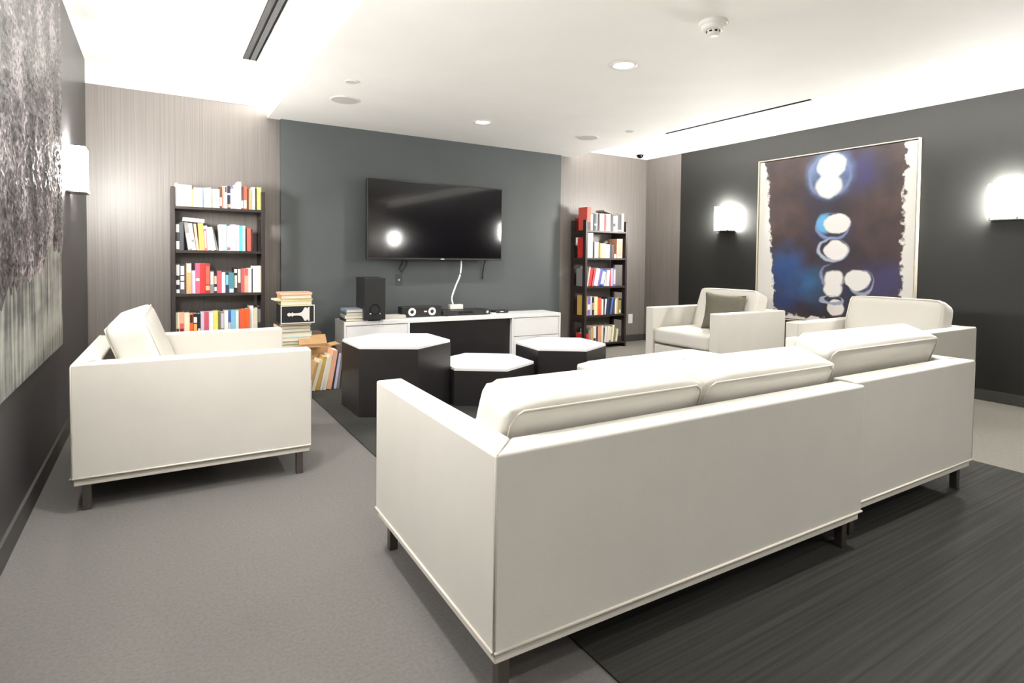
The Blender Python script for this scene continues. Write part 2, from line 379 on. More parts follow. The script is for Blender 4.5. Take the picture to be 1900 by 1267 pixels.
# ottoman in front of the sofas
t = thing('ottoman', 'low white leather ottoman between sofa and far armchair', 'ottoman', (2.32, 2.32, 0), 0.03)
W, D = 1.15, 0.60
box('frame_rail', (0.03, 0.03, 0.115), (W-0.03, D-0.03, ZB-0.002), M_RAIL, t, 0.003)
box('base', (0.0, 0.0, ZB), (W, D, 0.28), M_LEATHER, t, 0.015)
bm = cushion_bm(W, D, 0.14, puff=0.01, rnd=0.035)
for v in bm.verts: v.co += Vector((W/2, D/2, 0.28+0.0805))
obj('seat_cushion', bm, M_LEATHER, t, True)
for (x, y) in ((0.06, 0.06), (W-0.06, 0.06), (0.06, D-0.06), (W-0.06, D-0.06)):
    box('leg', (x-0.016, y-0.016, 0.006), (x+0.016, y+0.016, 0.116), M_STEEL, t, 0.003)

# olive scatter pillow
def pillow(name, s, th, m, label, loc, rot):
    bm = bmesh.new(); bmesh.ops.create_cube(bm, size=2); bmesh.ops.subdivide_edges(bm, edges=bm.edges[:], cuts=13, use_grid_fill=True)
    for v in bm.verts:
        u = v.co.copy(); r = (1-u.x**4)*(1-u.z**4)
        pin = 1 - 0.10*(1-abs(u.x)**2)*abs(u.z)**3
        pix = 1 - 0.10*(1-abs(u.z)**2)*abs(u.x)**3
        v.co = Vector((u.x*s/2*pix, u.y*(0.006+th/2*max(0, r)**0.6) + 0.006*noise.noise(u*2.5), u.z*s/2*pin))
    o = obj(name, bm, m, None, True); o.location = loc; o.rotation_euler = rot
    bm = bmesh.new(); P = []
    for k in range(80):
        q = k/20; e = int(q); f = (q-e)*2-1
        ux, uz = [(f, -1), (1, f), (-f, 1), (-1, -f)][e]
        P.append((ux*s/2*(1-0.10*(1-uz*uz)*abs(ux)**3), 0, uz*s/2*(1-0.10*(1-ux*ux)*abs(uz)**3)))
    tube(bm, P, 0.004, 6, True); obj('piping', bm, m, o, True)
    return tag(o, label, 'pillow')
M_OLIVE = mat('olive_linen', rgb(92, 89, 77), 0.9, var=0.08, scale=160, bump=0.3, bscale=500)
pillow('scatter_pillow', 0.36, 0.10, M_OLIVE, 'olive grey square pillow leaning on the far armchair', (4.50, 3.49, 0.611), (math.radians(-20), 0.06, -1.02))

# ------------------------------------------------------------------ hexagonal tables
def hexbm(s, z0, z1):
    bm = bmesh.new(); lo, hi = [], []
    for k in range(6):
        a = k*PI/3; lo.append(bm.verts.new((s*math.cos(a), s*math.sin(a), z0))); hi.append(bm.verts.new((s*math.cos(a), s*math.sin(a), z1)))
    bm.faces.new(hi); bm.faces.new(lo[::-1])
    for k in range(6): bm.faces.new((lo[k], lo[(k+1) % 6], hi[(k+1) % 6], hi[k]))
    return bm
def hex_table(x, y, ang, s, h, label):
    t = thing('hexagonal_table', label, 'table', (x, y, 0.006), math.radians(ang), 'hexagonal coffee tables')
    obj('body', hexbm(s, 0, h-0.026), M_BLACK, t, bevel=0.002)
    obj('top', hexbm(s-0.004, h-0.026, h-0.006), M_WHITELAM, t, bevel=0.002)
hex_table(1.494, 4.01, 31, 0.397, 0.49, 'tallest black hexagonal table with white top, in front of the console left end')
hex_table(2.20, 3.94, 26, 0.392, 0.285, 'lowest black hexagonal table with white top, in the middle of the three')
hex_table(2.985, 3.99, 25.5, 0.393, 0.365, 'black hexagonal table with white top nearest the right bookcase')

# ------------------------------------------------------------------ media console
CON = thing('media_console', 'long white media console with black open centre under the television', 'console', (1.43, 5.165, 0), -0.040)
CW, CD, CH = 2.36, 0.37, 0.50
box('top_slab', (0, 0, CH-0.035), (CW, CD, CH), M_WHITELAM, CON, 0.002)
for a, b in ((0.0, 0.02), (0.60, 0.62), (1.745, 1.765), (CW-0.02, CW)): box('side_panel', (a, 0.0, 0.05), (b, CD, CH-0.0355), M_WHITELAM, CON, 0.002)
box('back_panel', (0.621, 0.05, 0.071), (1.744, 0.07, CH-0.036), M_BLACK, CON)
box('center_shelf', (0.621, 0.03, 0.05), (1.744, CD-0.081, 0.0705), M_BLACK, CON)
for a, b in ((0.023, 0.597), (1.768, CW-0.023)):
    for z0, z1 in ((0.055, 0.262), (0.268, CH-0.041)):
        d = box('drawer', (a, 0.004, z0), (b, CD-0.03, z1), M_WHITELAM, CON, 0.002)
        box('finger_pull', ((a+b)/2-0.06, 0.0, z1-0.01), ((a+b)/2+0.06, 0.006, z1-0.006), M_RAIL, d)
box('plinth', (0.03, 0.04, 0.006), (CW-0.03, CD-0.03, 0.0495), M_BLACK, CON)

# ------------------------------------------------------------------ television
t = thing('television', 'large flat black television on the charcoal wall', 'television', (2.472, YD-0.162, 1.458), 0.0065)
TW, TH = 1.515, 0.785
bm = bmesh.new(); bx(bm, (-TW/2, 0.0, -TH/2), (TW/2, 0.05, TH/2)); obj('casing', bm, M_PLASTIC, t, bevel=0.006)
box('screen', (-TW/2+0.012, -0.002, -TH/2+0.022), (TW/2-0.012, 0.0005, TH/2-0.012), M_SCREEN, t)
box('logo', (0.02, -0.0015, -TH/2+0.007), (0.06, 0.0, -TH/2+0.015), mat('logo_white', rgb(225, 225, 225), 0.4), t)
box('wall_mount', (-0.25, 0.051, -0.2), (0.25, 0.155, 0.2), M_PLASTIC, t, 0.004)
for i, (dx, pts) in enumerate(((-0.05, [(-0.36, 0.10, -0.36), (-0.35, 0.13, -0.42), (-0.37, 0.145, -0.48), (-0.345, 0.14, -0.53)]), (0, [(-0.33, 0.10, -0.36), (-0.30, 0.13, -0.43), (-0.345, 0.143, -0.51)]), (0.1, [(0.62, 0.10, -0.36), (0.61, 0.14, -0.46), (0.60, 0.148, -0.60)]))):
    bm = bmesh.new(); tube(bm, smooth_pts(pts, 6), 0.006, 6); obj('cable', bm, M_PLASTIC, t, True)
t = thing('wall_outlet', 'small dark wall outlet with a white dot under the television', 'outlet', (2.10, YD, 0.86))
box('plate', (-0.035, -0.006, -0.055), (0.035, 0, 0.055), mat('outlet_grey', rgb(60, 66, 68), 0.5), t, 0.003)
box('indicator', (-0.008, -0.009, -0.008), (0.008, -0.005, 0.008), M_PLATE, t, 0.002)

# white cord and adapter
t = thing('power_adapter', 'white box with a white cord running up to the television', 'adapter', (2.66, 5.40, CH+0.053), -0.04)
box('body', (-0.075, -0.03, 0.0), (0.075, 0.03, 0.05), M_PLATE, t, 0.008)
bm = bmesh.new(); tube(bm, smooth_pts([(-0.03, 0.0, 0.048), (-0.035, 0.02, 0.12), (0.02, 0.05, 0.24), (0.08, 0.07, 0.36), (0.10, 0.09, 0.50), (0.085, 0.09, 0.545)], 8), 0.009, 8); obj('cord', bm, M_PLATE, t, True)
# media player
t = thing('media_player', 'slim black media player on the console under the white box', 'player', (2.72, 5.36, CH), -0.04)
box('case', (-0.27, -0.12, 0.006), (0.27, 0.12, 0.052), M_PLASTIC, t, 0.004)
box('display', (-0.10, -0.1215, 0.02), (0.06, -0.119, 0.04), M_SCREEN, t)
bm = bmesh.new(); lathe(bm, [(0.0, 0.012), (0.014, 0.012), (0.016, 0.0)], 20, Matrix.Translation((0.23, -0.12, 0.03)) @ Matrix.Rotation(PI/2, 4, 'X')); obj('knob', bm, M_CHROME, t, True)
for x in (-0.22, 0.22):
    for y in (-0.09, 0.09): box('foot', (x-0.015, y-0.015, 0), (x+0.015, y+0.015, 0.0058), M_PLASTIC, t)
# speaker with two pale cones
t = thing('center_speaker', 'low black speaker with two white ringed cones on the console', 'speaker', (2.235, 5.34, CH), -0.04)
box('cabinet', (-0.21, -0.06, 0), (0.21, 0.06, 0.105), M_PLASTIC, t, 0.006)
for x in (-0.105, 0.105):
    R = Matrix.Translation((x, -0.06, 0.054)) @ Matrix.Rotation(PI/2, 4, 'X')
    bm = bmesh.new(); lathe(bm, [(0.040, 0.0), (0.040, 0.003), (0.034, 0.004), (0.018, 0.002), (0.018, 0.0)], 32, R); c = obj('cone', bm, M_PLATE, t, True)
    bm = bmesh.new(); lathe(bm, [(0.018, 0.001), (0.010, 0.006), (0, 0.008)], 20, R); obj('dust_cap', bm, M_PLASTIC, c, True)
box('badge', (0.02, -0.0625, 0.048), (0.05, -0.0595, 0.062), MATS['logo_white'], t)
# subwoofer
t = thing('subwoofer', 'tall black subwoofer box with round port on the console', 'speaker', (1.70, 5.12, CH), -0.04)
box('cabinet', (-0.10, 0, 0.012), (0.10, 0.30, 0.40), M_PLASTIC, t, 0.006)
bm = bmesh.new(); lathe(bm, [(0.05, 0), (0.05, 0.006), (0.042, 0.006), (0.03, -0.002), (0, -0.002)], 32, Matrix.Translation((0.0, 0, 0.115)) @ Matrix.Rotation(PI/2, 4, 'X')); obj('port', bm, M_SLOT, t, True)
for x in (-0.045, 0.045):
    bm = bmesh.new(); lathe(bm, [(0.009, 0), (0.009, 0.01), (0, 0.011)], 16, Matrix.Translation((x, 0, 0.068)) @ Matrix.Rotation(PI/2, 4, 'X')); obj('knob', bm, M_CHROME, t, True)
for x in (-0.07, 0.07):
    for y in (0.03, 0.27): box('foot', (x-0.012, y-0.012, 0), (x+0.012, y+0.012, 0.0115), M_PLATE, t)
# slim silver tray, small black disc player, white remote
t = thing('router', 'slim pale grey box lying beside the subwoofer', 'box', (1.92, 5.30, CH), -0.04)
box('body', (-0.11, -0.06, 0), (0.13, 0.08, 0.03), mat('pale_grey_plastic', rgb(190, 188, 178), 0.5, var=0.02), t, 0.004)
box('lid', (-0.105, -0.055, 0.0302), (0.125, 0.075, 0.034), mat('pale_grey_lid', rgb(205, 203, 194), 0.45, var=0.02), t, 0.001)
t = thing('set_top_puck', 'small flat black set top box at the console right end', 'player', (3.17, 5.36, CH), -0.04)
box('body', (-0.085, -0.06, 0), (0.085, 0.06, 0.03), M_PLASTIC, t, 0.012)
box('badge', (-0.02, -0.0615, 0.012), (0.02, -0.0595, 0.02), MATS['logo_white'], t)
t = thing('remote_control', 'small white remote control beside the black set top box', 'remote', (3.02, 5.28, CH), 0.3)
box('body', (-0.02, -0.06, 0), (0.02, 0.06, 0.015), M_PLATE, t, 0.005)
for k in range(3): box('button', (-0.006, -0.04+0.03*k, 0.0148), (0.006, -0.03+0.03*k, 0.017), M_PLASTIC, t)

# ------------------------------------------------------------------ light switch
t = thing('wall_plate', 'white wall plate low on the taupe wall right of the bookcase', 'wall plate', (5.36, YG, 0.305))
box('plate', (-0.038, -0.007, -0.062), (0.038, 0, 0.062), M_PLATE, t, 0.003)
box('rocker', (-0.016, -0.011, -0.033), (0.016, -0.006, 0.033), M_WHITELAM, t, 0.002)

# ------------------------------------------------------------------ bookcases
def bookcase(label, loc, W, D, zs, top):
    t = thing('bookcase', label, 'bookcase', loc, 0, 'dark wooden bookcases')
    u = 0.030
    for x in (0, W-u):
        for y in (0, D-u): box('upright', (x, 0 if y == 0 else D-0.055, 0), (x+u, 0.055 if y == 0 else D, top), M_SHELF, t, 0.002)
        box('side_rail', (x+0.004, 0.0555, 0.0), (x+u-0.004, D-0.0555, 0.04), M_SHELF, t)
    for z in [q-loc[2] for q in zs]:
        box('shelf', (u*0.2, 0.003, z-0.022), (W-u*0.2, D-0.003, z), M_SHELF, t, 0.001)
        for x in (0, W-u): box('side_rail', (x+0.004, 0.0555, z-0.085), (x+u-0.004, D-0.0555, z-0.0225), M_SHELF, t)
    return t
BL = (0.095, 5.335); BLW, BLD = 0.70, 0.27
BLZ = [1.485, 1.13, 0.775, 0.42, 0.08]
bookcase('dark bookcase with open sides behind the left armchair', (BL[0], BL[1], 0), BLW, BLD, BLZ, 1.64)
BR = (4.335, 5.33); BRW, BRD = 0.67, 0.28
BRZ = [1.439, 1.109, 0.764, 0.414, 0.069]
bookcase('dark bookcase with open sides in the right alcove', (BR[0], BR[1], 0.004), BRW, BRD, BRZ, 1.56)

COL = dict(paleblue=(150,166,186), white=(236,234,230), cream=(232,224,200), tan=(196,160,112), aqua=(160,214,208), brown=(84,56,48), salmon=(226,150,128), navy=(42,44,78), lilac=(206,196,224),
  coral=(222,92,76), black=(32,30,32), yellow=(232,220,120), gray=(128,128,126), orange=(226,98,44), amber=(228,170,92), pink=(226,92,122), red=(206,48,44), darkred=(150,36,36),
  rose=(196,84,100), teal=(66,130,140), peach=(232,176,146), olive=(140,138,72), blue=(64,110,186), skyblue=(130,190,220), turquoise=(86,196,206), maroon=(110,40,52), violet=(120,104,176), ochre=(198,160,84), green=(66,130,84), charcoal=(58,62,68), paleyellow=(236,226,160))
CNAME = dict(aqua='pale aqua', skyblue='sky blue', darkred='dark red', paleyellow='pale yellow', gray='grey')
ORD = ['', 'second ', 'third ', 'fourth ', 'fifth ', 'sixth ', 'seventh ', 'eighth ', 'ninth ', 'tenth ']
def bmat(c):
    return mat('cover_'+c, rgb(*COL[c]), 0.55, var=0.05, scale=25)
def book_mesh(t, h, d):
    bm = bmesh.new(); b = 0.0022
    bx(bm, (0, 0, 0), (t, b, h)); bx(bm, (0, b, 0), (b, d, h)); bx(bm, (t-b, b, 0), (t, d, h)); return bm
def add_book(t, h, d, c, label=None, group=None, band=None, name='book'):
    o = obj(name, book_mesh(t, h, d), bmat(c)); b = 0.0022
    box('pages', (b+0.0002, b+0.0002, 0.004), (t-b-0.0002, d-0.004, h-0.004), M_PAGES, o)
    if band:
        for (z0, z1, bc) in band: box('spine_label', (t*0.12, -0.0006, h*z0), (t*0.88, 0.0001, h*z1), bmat(bc), o)
    if label: tag(o, label, 'book', group)
    return o
def row(books, x0, x1, yf, z, unit, hunit, where, group, d=0.15):
    """books: (width, height, colour, lean degrees, bands) in sketch units, set side by side on one shelf"""
    count, total = {}, {}
    for b in books: total[b[2]] = total.get(b[2], 0) + 1
    tot = 0
    x = x0; prev = 0
    for b in books:
        t, h, c = b[0]*unit, b[1]*hunit, b[2]; lean = b[3] if len(b) > 3 else 0; band = b[4] if len(b) > 4 else None
        count[c] = count.get(c, 0)+1; k = count[c]
        nm = CNAME.get(c, c)
        label = f"{nm} book on {where}" if total[c] == 1 else f"{ORD[k-1] if k > 1 else 'first '}{nm} book from the left on {where}"
        o = add_book(t, h, d+random.uniform(-0.012, 0.012), c, label, group, band)
        a = math.radians(lean)
        if a < 0:      # top leans left, stands on its bottom left corner
            if prev >= 0: x += h*math.sin(-a)*0.98
            elif lean > prev: x += 0.002
            o.location = (x, yf+random.uniform(0, 0.018), z+0.0008); o.rotation_euler = (0, a, 0)
            x += t/math.cos(a)+0.0006
        elif a > 0:    # top leans right, stands on its bottom right corner
            x += t*math.cos(a)
            R = Matrix.Rotation(a, 3, 'Y'); off = R @ Vector((t, 0, 0))
            o.location = (x-off.x, yf+random.uniform(0, 0.018), z+0.0008-off.z); o.rotation_euler = (0, a, 0)
            x += t*(1/math.cos(a)-math.cos(a)) + 0.0006
        else:
            if prev > 0: x += ph*math.sin(math.radians(prev))*0.98
            o.location = (x, yf+random.uniform(0, 0.018), z+0.0008); x += t+0.0006
        prev = lean; ph = h
    return x
LB = [(0.06, 0.30, 'white'), (0.62, 0.9, 'white')]
YB = BL[1]+0.02
gL = 'books in the left bookcase'
S1 = 'the top shelf of the left bookcase'; S2 = 'the second shelf of the left bookcase'
S3 = 'the third shelf of the left bookcase'; S4 = 'the fourth shelf of the left bookcase'
U = 0.000353; HU = 0.00042
row([(45,440,'white'),(140,415,'white'),(140,415,'cream'),(40,330,'tan'),(90,375,'cream'),(85,375,'white'),(90,380,'aqua',0,[(0.05,0.35,'lilac')]),(90,390,'aqua',0,[(0.04,0.3,'white')]),(90,375,'cream'),(80,375,'cream'),(50,420,'brown',0,[(0.1,0.5,'cream')]),(50,440,'salmon'),(55,440,'white',0,[(0.72,0.98,'brown')]),(75,450,'navy',0,[(0.6,0.68,'white'),(0.05,0.2,'peach')]),(60,400,'white'),(75,480,'lilac'),(85,545,'white'),(50,430,'brown',0,[(0.05,0.4,'cream')]),(75,465,'coral',0,[(0.05,0.4,'cream')]),(45,420,'brown'),(50,420,'tan'),(85,460,'white'),(30,440,'black'),(105,465,'yellow')],
    BL[0]+0.032, 0, YB, BLZ[0], U, HU, S1, gL)
row([(85,520,'black',0,[(0.03,0.33,'white'),(0.66,0.95,'white')]),(75,540,'charcoal'),(85,540,'gray',-8,[(0.05,0.6,'white')]),(75,520,'white',-8,[(0.3,0.4,'gray')]),(50,515,'peach',-6),(105,530,'amber',-3),(50,420,'pink',-3,[(0.1,0.9,'peach')]),(85,485,'lilac',-9),(90,460,'white',-9),(55,455,'gray',-13),(80,520,'white'),(80,525,'skyblue',0,[(0.05,0.95,'white')]),(90,495,'cream',0,[(0.02,0.14,'pink')]),(100,530,'lilac',0,[(0.05,0.95,'white')]),(70,520,'white'),(75,510,'turquoise'),(50,510,'white'),(40,460,'brown'),(80,460,'coral'),(35,450,'maroon')],
    BL[0]+0.031, 0, YB, BLZ[1], 0.00036, HU, S2, gL)
row([(80,590,'black',0,[(0.02,0.14,'white'),(0.3,0.45,'white'),(0.6,0.95,'white')]),(85,565,'charcoal',0,[(0.15,0.4,'white'),(0.45,0.6,'white'),(0.65,0.95,'white')]),(28,540,'brown'),(95,590,'tan',0,[(0.7,0.98,'cream')]),(70,450,'lilac'),(85,590,'pink',0,[(0.42,0.5,'white')]),(95,590,'red'),(95,590,'darkred',0,[(0.3,0.9,'coral'),(0.1,0.25,'peach')]),(70,440,'gray',0,[(0.4,0.95,'cream')]),(60,400,'black',0,[(0.1,0.3,'white'),(0.45,0.85,'peach')]),(90,440,'rose'),(70,410,'white'),(65,400,'navy',0,[(0.4,0.9,'skyblue')]),(100,405,'teal',0,[(0.02,0.2,'white')]),(70,500,'black',0,[(0.2,0.7,'white'),(0.8,0.95,'white')]),(70,500,'brown',0,[(0.4,0.95,'cream')]),(65,490,'rose'),(80,490,'peach',0,[(0.7,0.98,'coral')]),(60,500,'white'),(28,480,'charcoal'),(145,545,'white'),(35,545,'cream')],
    BL[0]+0.031, 0, YB, BLZ[2], 0.000385, HU, S3, gL)
row([(65,480,'cream',0,[(0.02,0.35,'maroon')]),(90,480,'peach',0,[(0.02,0.35,'maroon'),(0.36,0.55,'coral')]),(95,470,'cream'),(65,450,'orange',0,[(0.6,0.95,'black')]),(80,450,'black',0,[(0.02,0.55,'amber'),(0.6,0.85,'white')]),(60,440,'black',0,[(0.1,0.35,'white')]),(65,480,'lilac'),(85,480,'rose'),(90,480,'lilac',0,[(0.1,0.95,'white')]),(85,490,'yellow'),(50,480,'olive'),(70,460,'gray',0,[(0.3,0.95,'lilac')]),(75,490,'white'),(60,490,'blue',0,[(0.1,0.5,'white')]),(85,490,'skyblue'),(65,490,'aqua',0,[(0.05,0.95,'white')]),(60,500,'coral'),(65,500,'orange'),(90,510,'orange',0,[(0.05,0.2,'coral')]),(80,570,'white'),(85,525,'cream'),(70,550,'black',0,[(0.4,0.9,'gray')]),(40,500,'charcoal')],
    BL[0]+0.031, 0, YB, BLZ[3], 0.000383, HU, S4, gL)
o = add_book(0.030, 0.155, 0.15, 'white', 'white book lying across leaning books on the second shelf of the left bookcase', gL)
o.rotation_euler = (0, PI/2+0.07, 0); o.location = (BL[0]+0.085, YB+0.01, BLZ[1]+0.268)

gR = 'books in the right bookcase'; YB = BR[1]+0.015; X0 = BR[0]+0.031
R1 = 'the top shelf of the right bookcase'; R2 = 'the second shelf of the right bookcase'; R3 = 'the third shelf of the right bookcase'
R4 = 'the fourth shelf of the right bookcase'; R5 = 'the bottom shelf of the right bookcase'
U = 0.00096; HU = 0.00072
row([(60,385,'coral',0,[(0.0,0.35,'black')]),(35,270,'white'),(20,280,'black'),(40,280,'charcoal',0,[(0.3,0.4,'white')]),(28,290,'cream'),(22,280,'black'),(68,290,'white'),(36,270,'darkred'),(85,290,'cream'),(40,285,'black'),(42,270,'white',0,[(0.3,0.5,'black')]),(30,275,'white'),(65,290,'black',0,[(0.02,0.1,'white')]),(38,310,'cream')], X0, 0, YB, BRZ[0], U, HU, R1, gR, 0.17)
row([(25,330,'red'),(75,415,'white'),(18,265,'black'),(75,265,'cream'),(24,250,'tan'),(65,245,'paleyellow'),(70,230,'cream'),(22,250,'navy'),(45,230,'brown'),(30,70,'white'),(80,330,'peach',0,[(0.1,0.9,'salmon')])], X0, 0, YB, BRZ[1], 0.00105, HU, R2, gR, 0.17)
row([(25,300,'gray'),(16,330,'white',9),(45,300,'red',10),(30,285,'rose',11),(60,300,'white',13),(35,300,'violet',15),(70,270,'blue',13,[(0.1,0.9,'lilac')]),(35,260,'cream',6),(45,270,'white',4),(30,270,'rose'),(25,300,'lilac'),(40,310,'violet',0,[(0.1,0.9,'lilac')])], X0, 0, YB, BRZ[2], 0.00098, HU, R3, gR, 0.17)
row([(24,330,'ochre'),(50,310,'violet',0,[(0.3,0.6,'white')]),(30,315,'white'),(32,300,'black',0,[(0.3,0.7,'tan')]),(25,310,'cream'),(28,310,'paleyellow'),(32,290,'orange'),(30,290,'coral'),(28,265,'white'),(22,270,'black'),(24,265,'white',5),(36,290,'navy',6),(26,270,'black',9),(28,280,'blue',11),(24,270,'charcoal',11),(26,260,'white'),(30,280,'tan'),(30,240,'olive',0,[(0.1,0.3,'cream')]),(30,260,'navy')], X0, 0, YB, BRZ[3], 0.00098, HU, R4, gR, 0.17)
row([(45,170,'red'),(26,240,'gray'),(40,260,'tan'),(40,290,'white',0,[(0.15,0.3,'black')]),(24,280,'black'),(40,285,'salmon'),(26,290,'cream'),(24,250,'charcoal',4),(30,270,'white',5),(28,280,'cream',5),(30,290,'gray',6,[(0.1,0.9,'cream')]),(28,290,'white',7),(30,240,'olive',6),(26,220,'cream',7)], X0, 0, YB, BRZ[4], 0.00115, HU, R5, gR, 0.17)
o = add_book(0.014, 0.13, 0.16, 'gray', 'thin grey book lying tilted on the top shelf books of the right bookcase', gR)
o.rotation_euler = (0, PI/2+0.22, 0); o.location = (BR[0]+0.30, YB+0.01, BRZ[0]+0.255)
t = thing('storage_box', 'dark maroon box behind the coral book on the right bookcase', 'box', (BR[0]+0.032, BR[1]+0.20, BRZ[0]))
box('body', (0, 0, 0.001), (0.11, 0.06, 0.125), mat('maroon_card', rgb(96, 22, 30), 0.6, var=0.05), t, 0.002)
box('lid', (-0.001, -0.002, 0.126), (0.112, 0.062, 0.15), mat('red_card', rgb(170, 26, 34), 0.5, var=0.05), t, 0.002)

# ------------------------------------------------------------------ books lying on the console
gC = 'books stacked on the console'
def flat_book(w, d, h, c, loc, rz, label, group, name='book'):
    o = bpy.data.objects.new(name, None); C.objects.link(o)
    o.location = loc; o.rotation_euler = (0, 0, rz); tag(o, label, 'book', group)
    bm = bmesh.new(); b = 0.003
    bx(bm, (0, 0, 0), (w, d, b)); bx(bm, (0, 0, h-b), (w, d, h)); bx(bm, (0, 0, b), (b, d, h-b)); obj('cover', bm, bmat(c), o)
    box('pages', (b+0.0002, 0.003, b+0.0002), (w-0.004, d-0.003, h-b-0.0002), M_PAGES, o)
    return o
z = CH
for (w_, d_, h_, c_, dx, rz, lb) in ((0.175, 0.235, 0.028, 'charcoal', 0.005, 0.02, 'dark book at the bottom of the stack on the console'), (0.175, 0.23, 0.028, 'white', 0.0, -0.02, 'white book above the dark bottom one on the console'), (0.165, 0.225, 0.025, 'gray', 0.01, 0.0, 'grey book second from the top of the console stack'), (0.16, 0.215, 0.028, 'paleblue', 0.012, 0.03, 'pale blue book on top of the console stack')):
    flat_book(w_, d_, h_, c_, (1.445+dx, 5.185, z+0.0006), rz-0.05, lb, gC); z += h_+0.0008

# ------------------------------------------------------------------ floor stack by the console
gS = 'books piled on the floor carton'
t = thing('crate', 'brown cardboard carton under the tall pile of books', 'carton', (0.84, 5.08, 0))
box('body', (0, 0, 0.0), (0.31, 0.30, 0.315), M_CARD, t, 0.003)
box('tape', (0.13, -0.0008, 0.0), (0.18, 0.3008, 0.3162), mat('brown_tape', rgb(150, 112, 70), 0.35), t)
z = 0.3165
pile = ((0.28, 0.022, 'tan', 0.0, 'tan book at the bottom of the floor pile'), (0.29, 0.03, 'green', 0.0, 'green and white book low in the floor pile'), (0.27, 0.035, 'white', 0.0, 'white book above the green one in the floor pile'),
        (0.28, 0.038, 'aqua', 0.0, 'pale book in the middle of the floor pile'), (0.26, 0.03, 'gray', 0.01, 'grey book under the chess box in the floor pile'), (0.26, 0.024, 'cream', 0.01, 'cream book just under the chess box'), (0.265, 0.02, 'brown', 0.01, 'thin brown book directly under the chess box'))
for (w_, h_, c_, dx, lb) in pile:
    flat_book(w_, 0.22, h_, c_, (0.855+dx, 5.09+random.uniform(0, 0.01), z+0.0006), random.uniform(-0.03, 0.03), lb, gS); z += h_+0.0008
# boxed game with a chess pawn printed on its side
t = thing('game_box', 'black box with a white chess pawn picture in the floor pile', 'box', (0.875, 5.07, z+0.0004))
GW, GD, GH = 0.275, 0.20, 0.155
box('body', (0, 0, 0), (GW, GD, GH), M_PLASTIC, t, 0.001)
bm = bmesh.new()
for a, b in (((0, -0.0012, 0), (GW, 0.0, 0.008)), ((0, -0.0012, GH-0.008), (GW, 0.0, GH)), ((0, -0.0012, 0.008), (0.007, 0.0, GH-0.008)), ((GW-0.007, -0.0012, 0.008), (GW, 0.0, GH-0.008))): bx(bm, a, b)
obj('border', bm, M_PLATE, t)
prof = [(0.05, 0.0), (0.058, 0.012), (0.068, 0.016), (0.078, 0.011), (0.084, 0.009), (0.092, 0.019), (0.098, 0.012), (0.11, 0.009), (0.14, 0.010), (0.165, 0.015), (0.178, 0.03), (0.19, 0.055), (0.205, 0.058), (0.214, 0.045), (0.222, 0.058), (0.232, 0.06)]
bm = bmesh.new(); up, dn = [], []
for x, r in prof:
    up.append(bm.verts.new((x, -0.0014, GH/2+r))); dn.append(bm.verts.new((x, -0.0014, GH/2-r-0.0005)))
for i in range(len(prof)-1): bm.faces.new((dn[i], dn[i+1], up[i+1], up[i]))
obj('pawn_picture', bm, M_PLATE, t)
z += GH+0.001
for (w_, h_, c_, dx, lb) in ((0.25, 0.036, 'yellow', 0.0, 'yellow book resting on the chess box'), (0.30, 0.014, 'cream', -0.04, 'thin cream book near the top of the floor pile'), (0.25, 0.034, 'tan', 0.0, 'tan book second from the top of the floor pile'), (0.265, 0.018, 'peach', -0.01, 'thin peach book on top of the floor pile')):
    flat_book(w_, 0.21, h_, c_, (0.88+dx, 5.085, z+0.0006), random.uniform(-0.04, 0.04), lb, gS); z += h_+0.0008
# grey brown cube
t = thing('storage_box', 'small grey brown box on the floor right of the book pile', 'box', (1.16, 5.33, 0))
box('body', (0, 0, 0), (0.11, 0.12, 0.37), mat('grey_brown_card', rgb(112, 98, 88), 0.8, var=0.05), t, 0.003)
box('lid', (-0.002, -0.002, 0.3705), (0.112, 0.122, 0.405), mat('grey_brown_lid', rgb(124, 108, 98), 0.8, var=0.05), t, 0.003)
# open carton behind the leaning records
t = thing('open_carton', 'open cardboard carton with raised flaps behind the leaning records', 'carton', (1.02, 4.90, 0.006), 0.0)
cw, cd, ch, k = 0.23, 0.15, 0.33, 0.005
box('bottom', (0, 0, 0), (cw, cd, k), M_CARD, t)
for a, b in (((0, 0, k), (k, cd, ch)), ((cw-k, 0, k), (cw, cd, ch)), ((k, 0, k), (cw-k, k, ch)), ((k, cd-k, k), (cw-k, cd, ch))): box('side', a, b, M_CARD, t)
box('flap', (0, 0, 0), (cw, 0.10, k), M_CARD, t, M=Matrix.Translation((0, cd, ch)) @ Matrix.Rotation(0.8, 4, 'X'))
box('flap', (0, -0.085, 0), (cw*0.55, 0, k), M_CARD, t, M=Matrix.Translation((0, 0, ch)) @ Matrix.Rotation(-0.12, 4, 'X'))
box('flap', (0, 0, 0), (0.07, cd, k), M_CARD, t, M=Matrix.Translation((cw, 0, ch)) @ Matrix.Rotation(-0.15, 4, 'Y'))
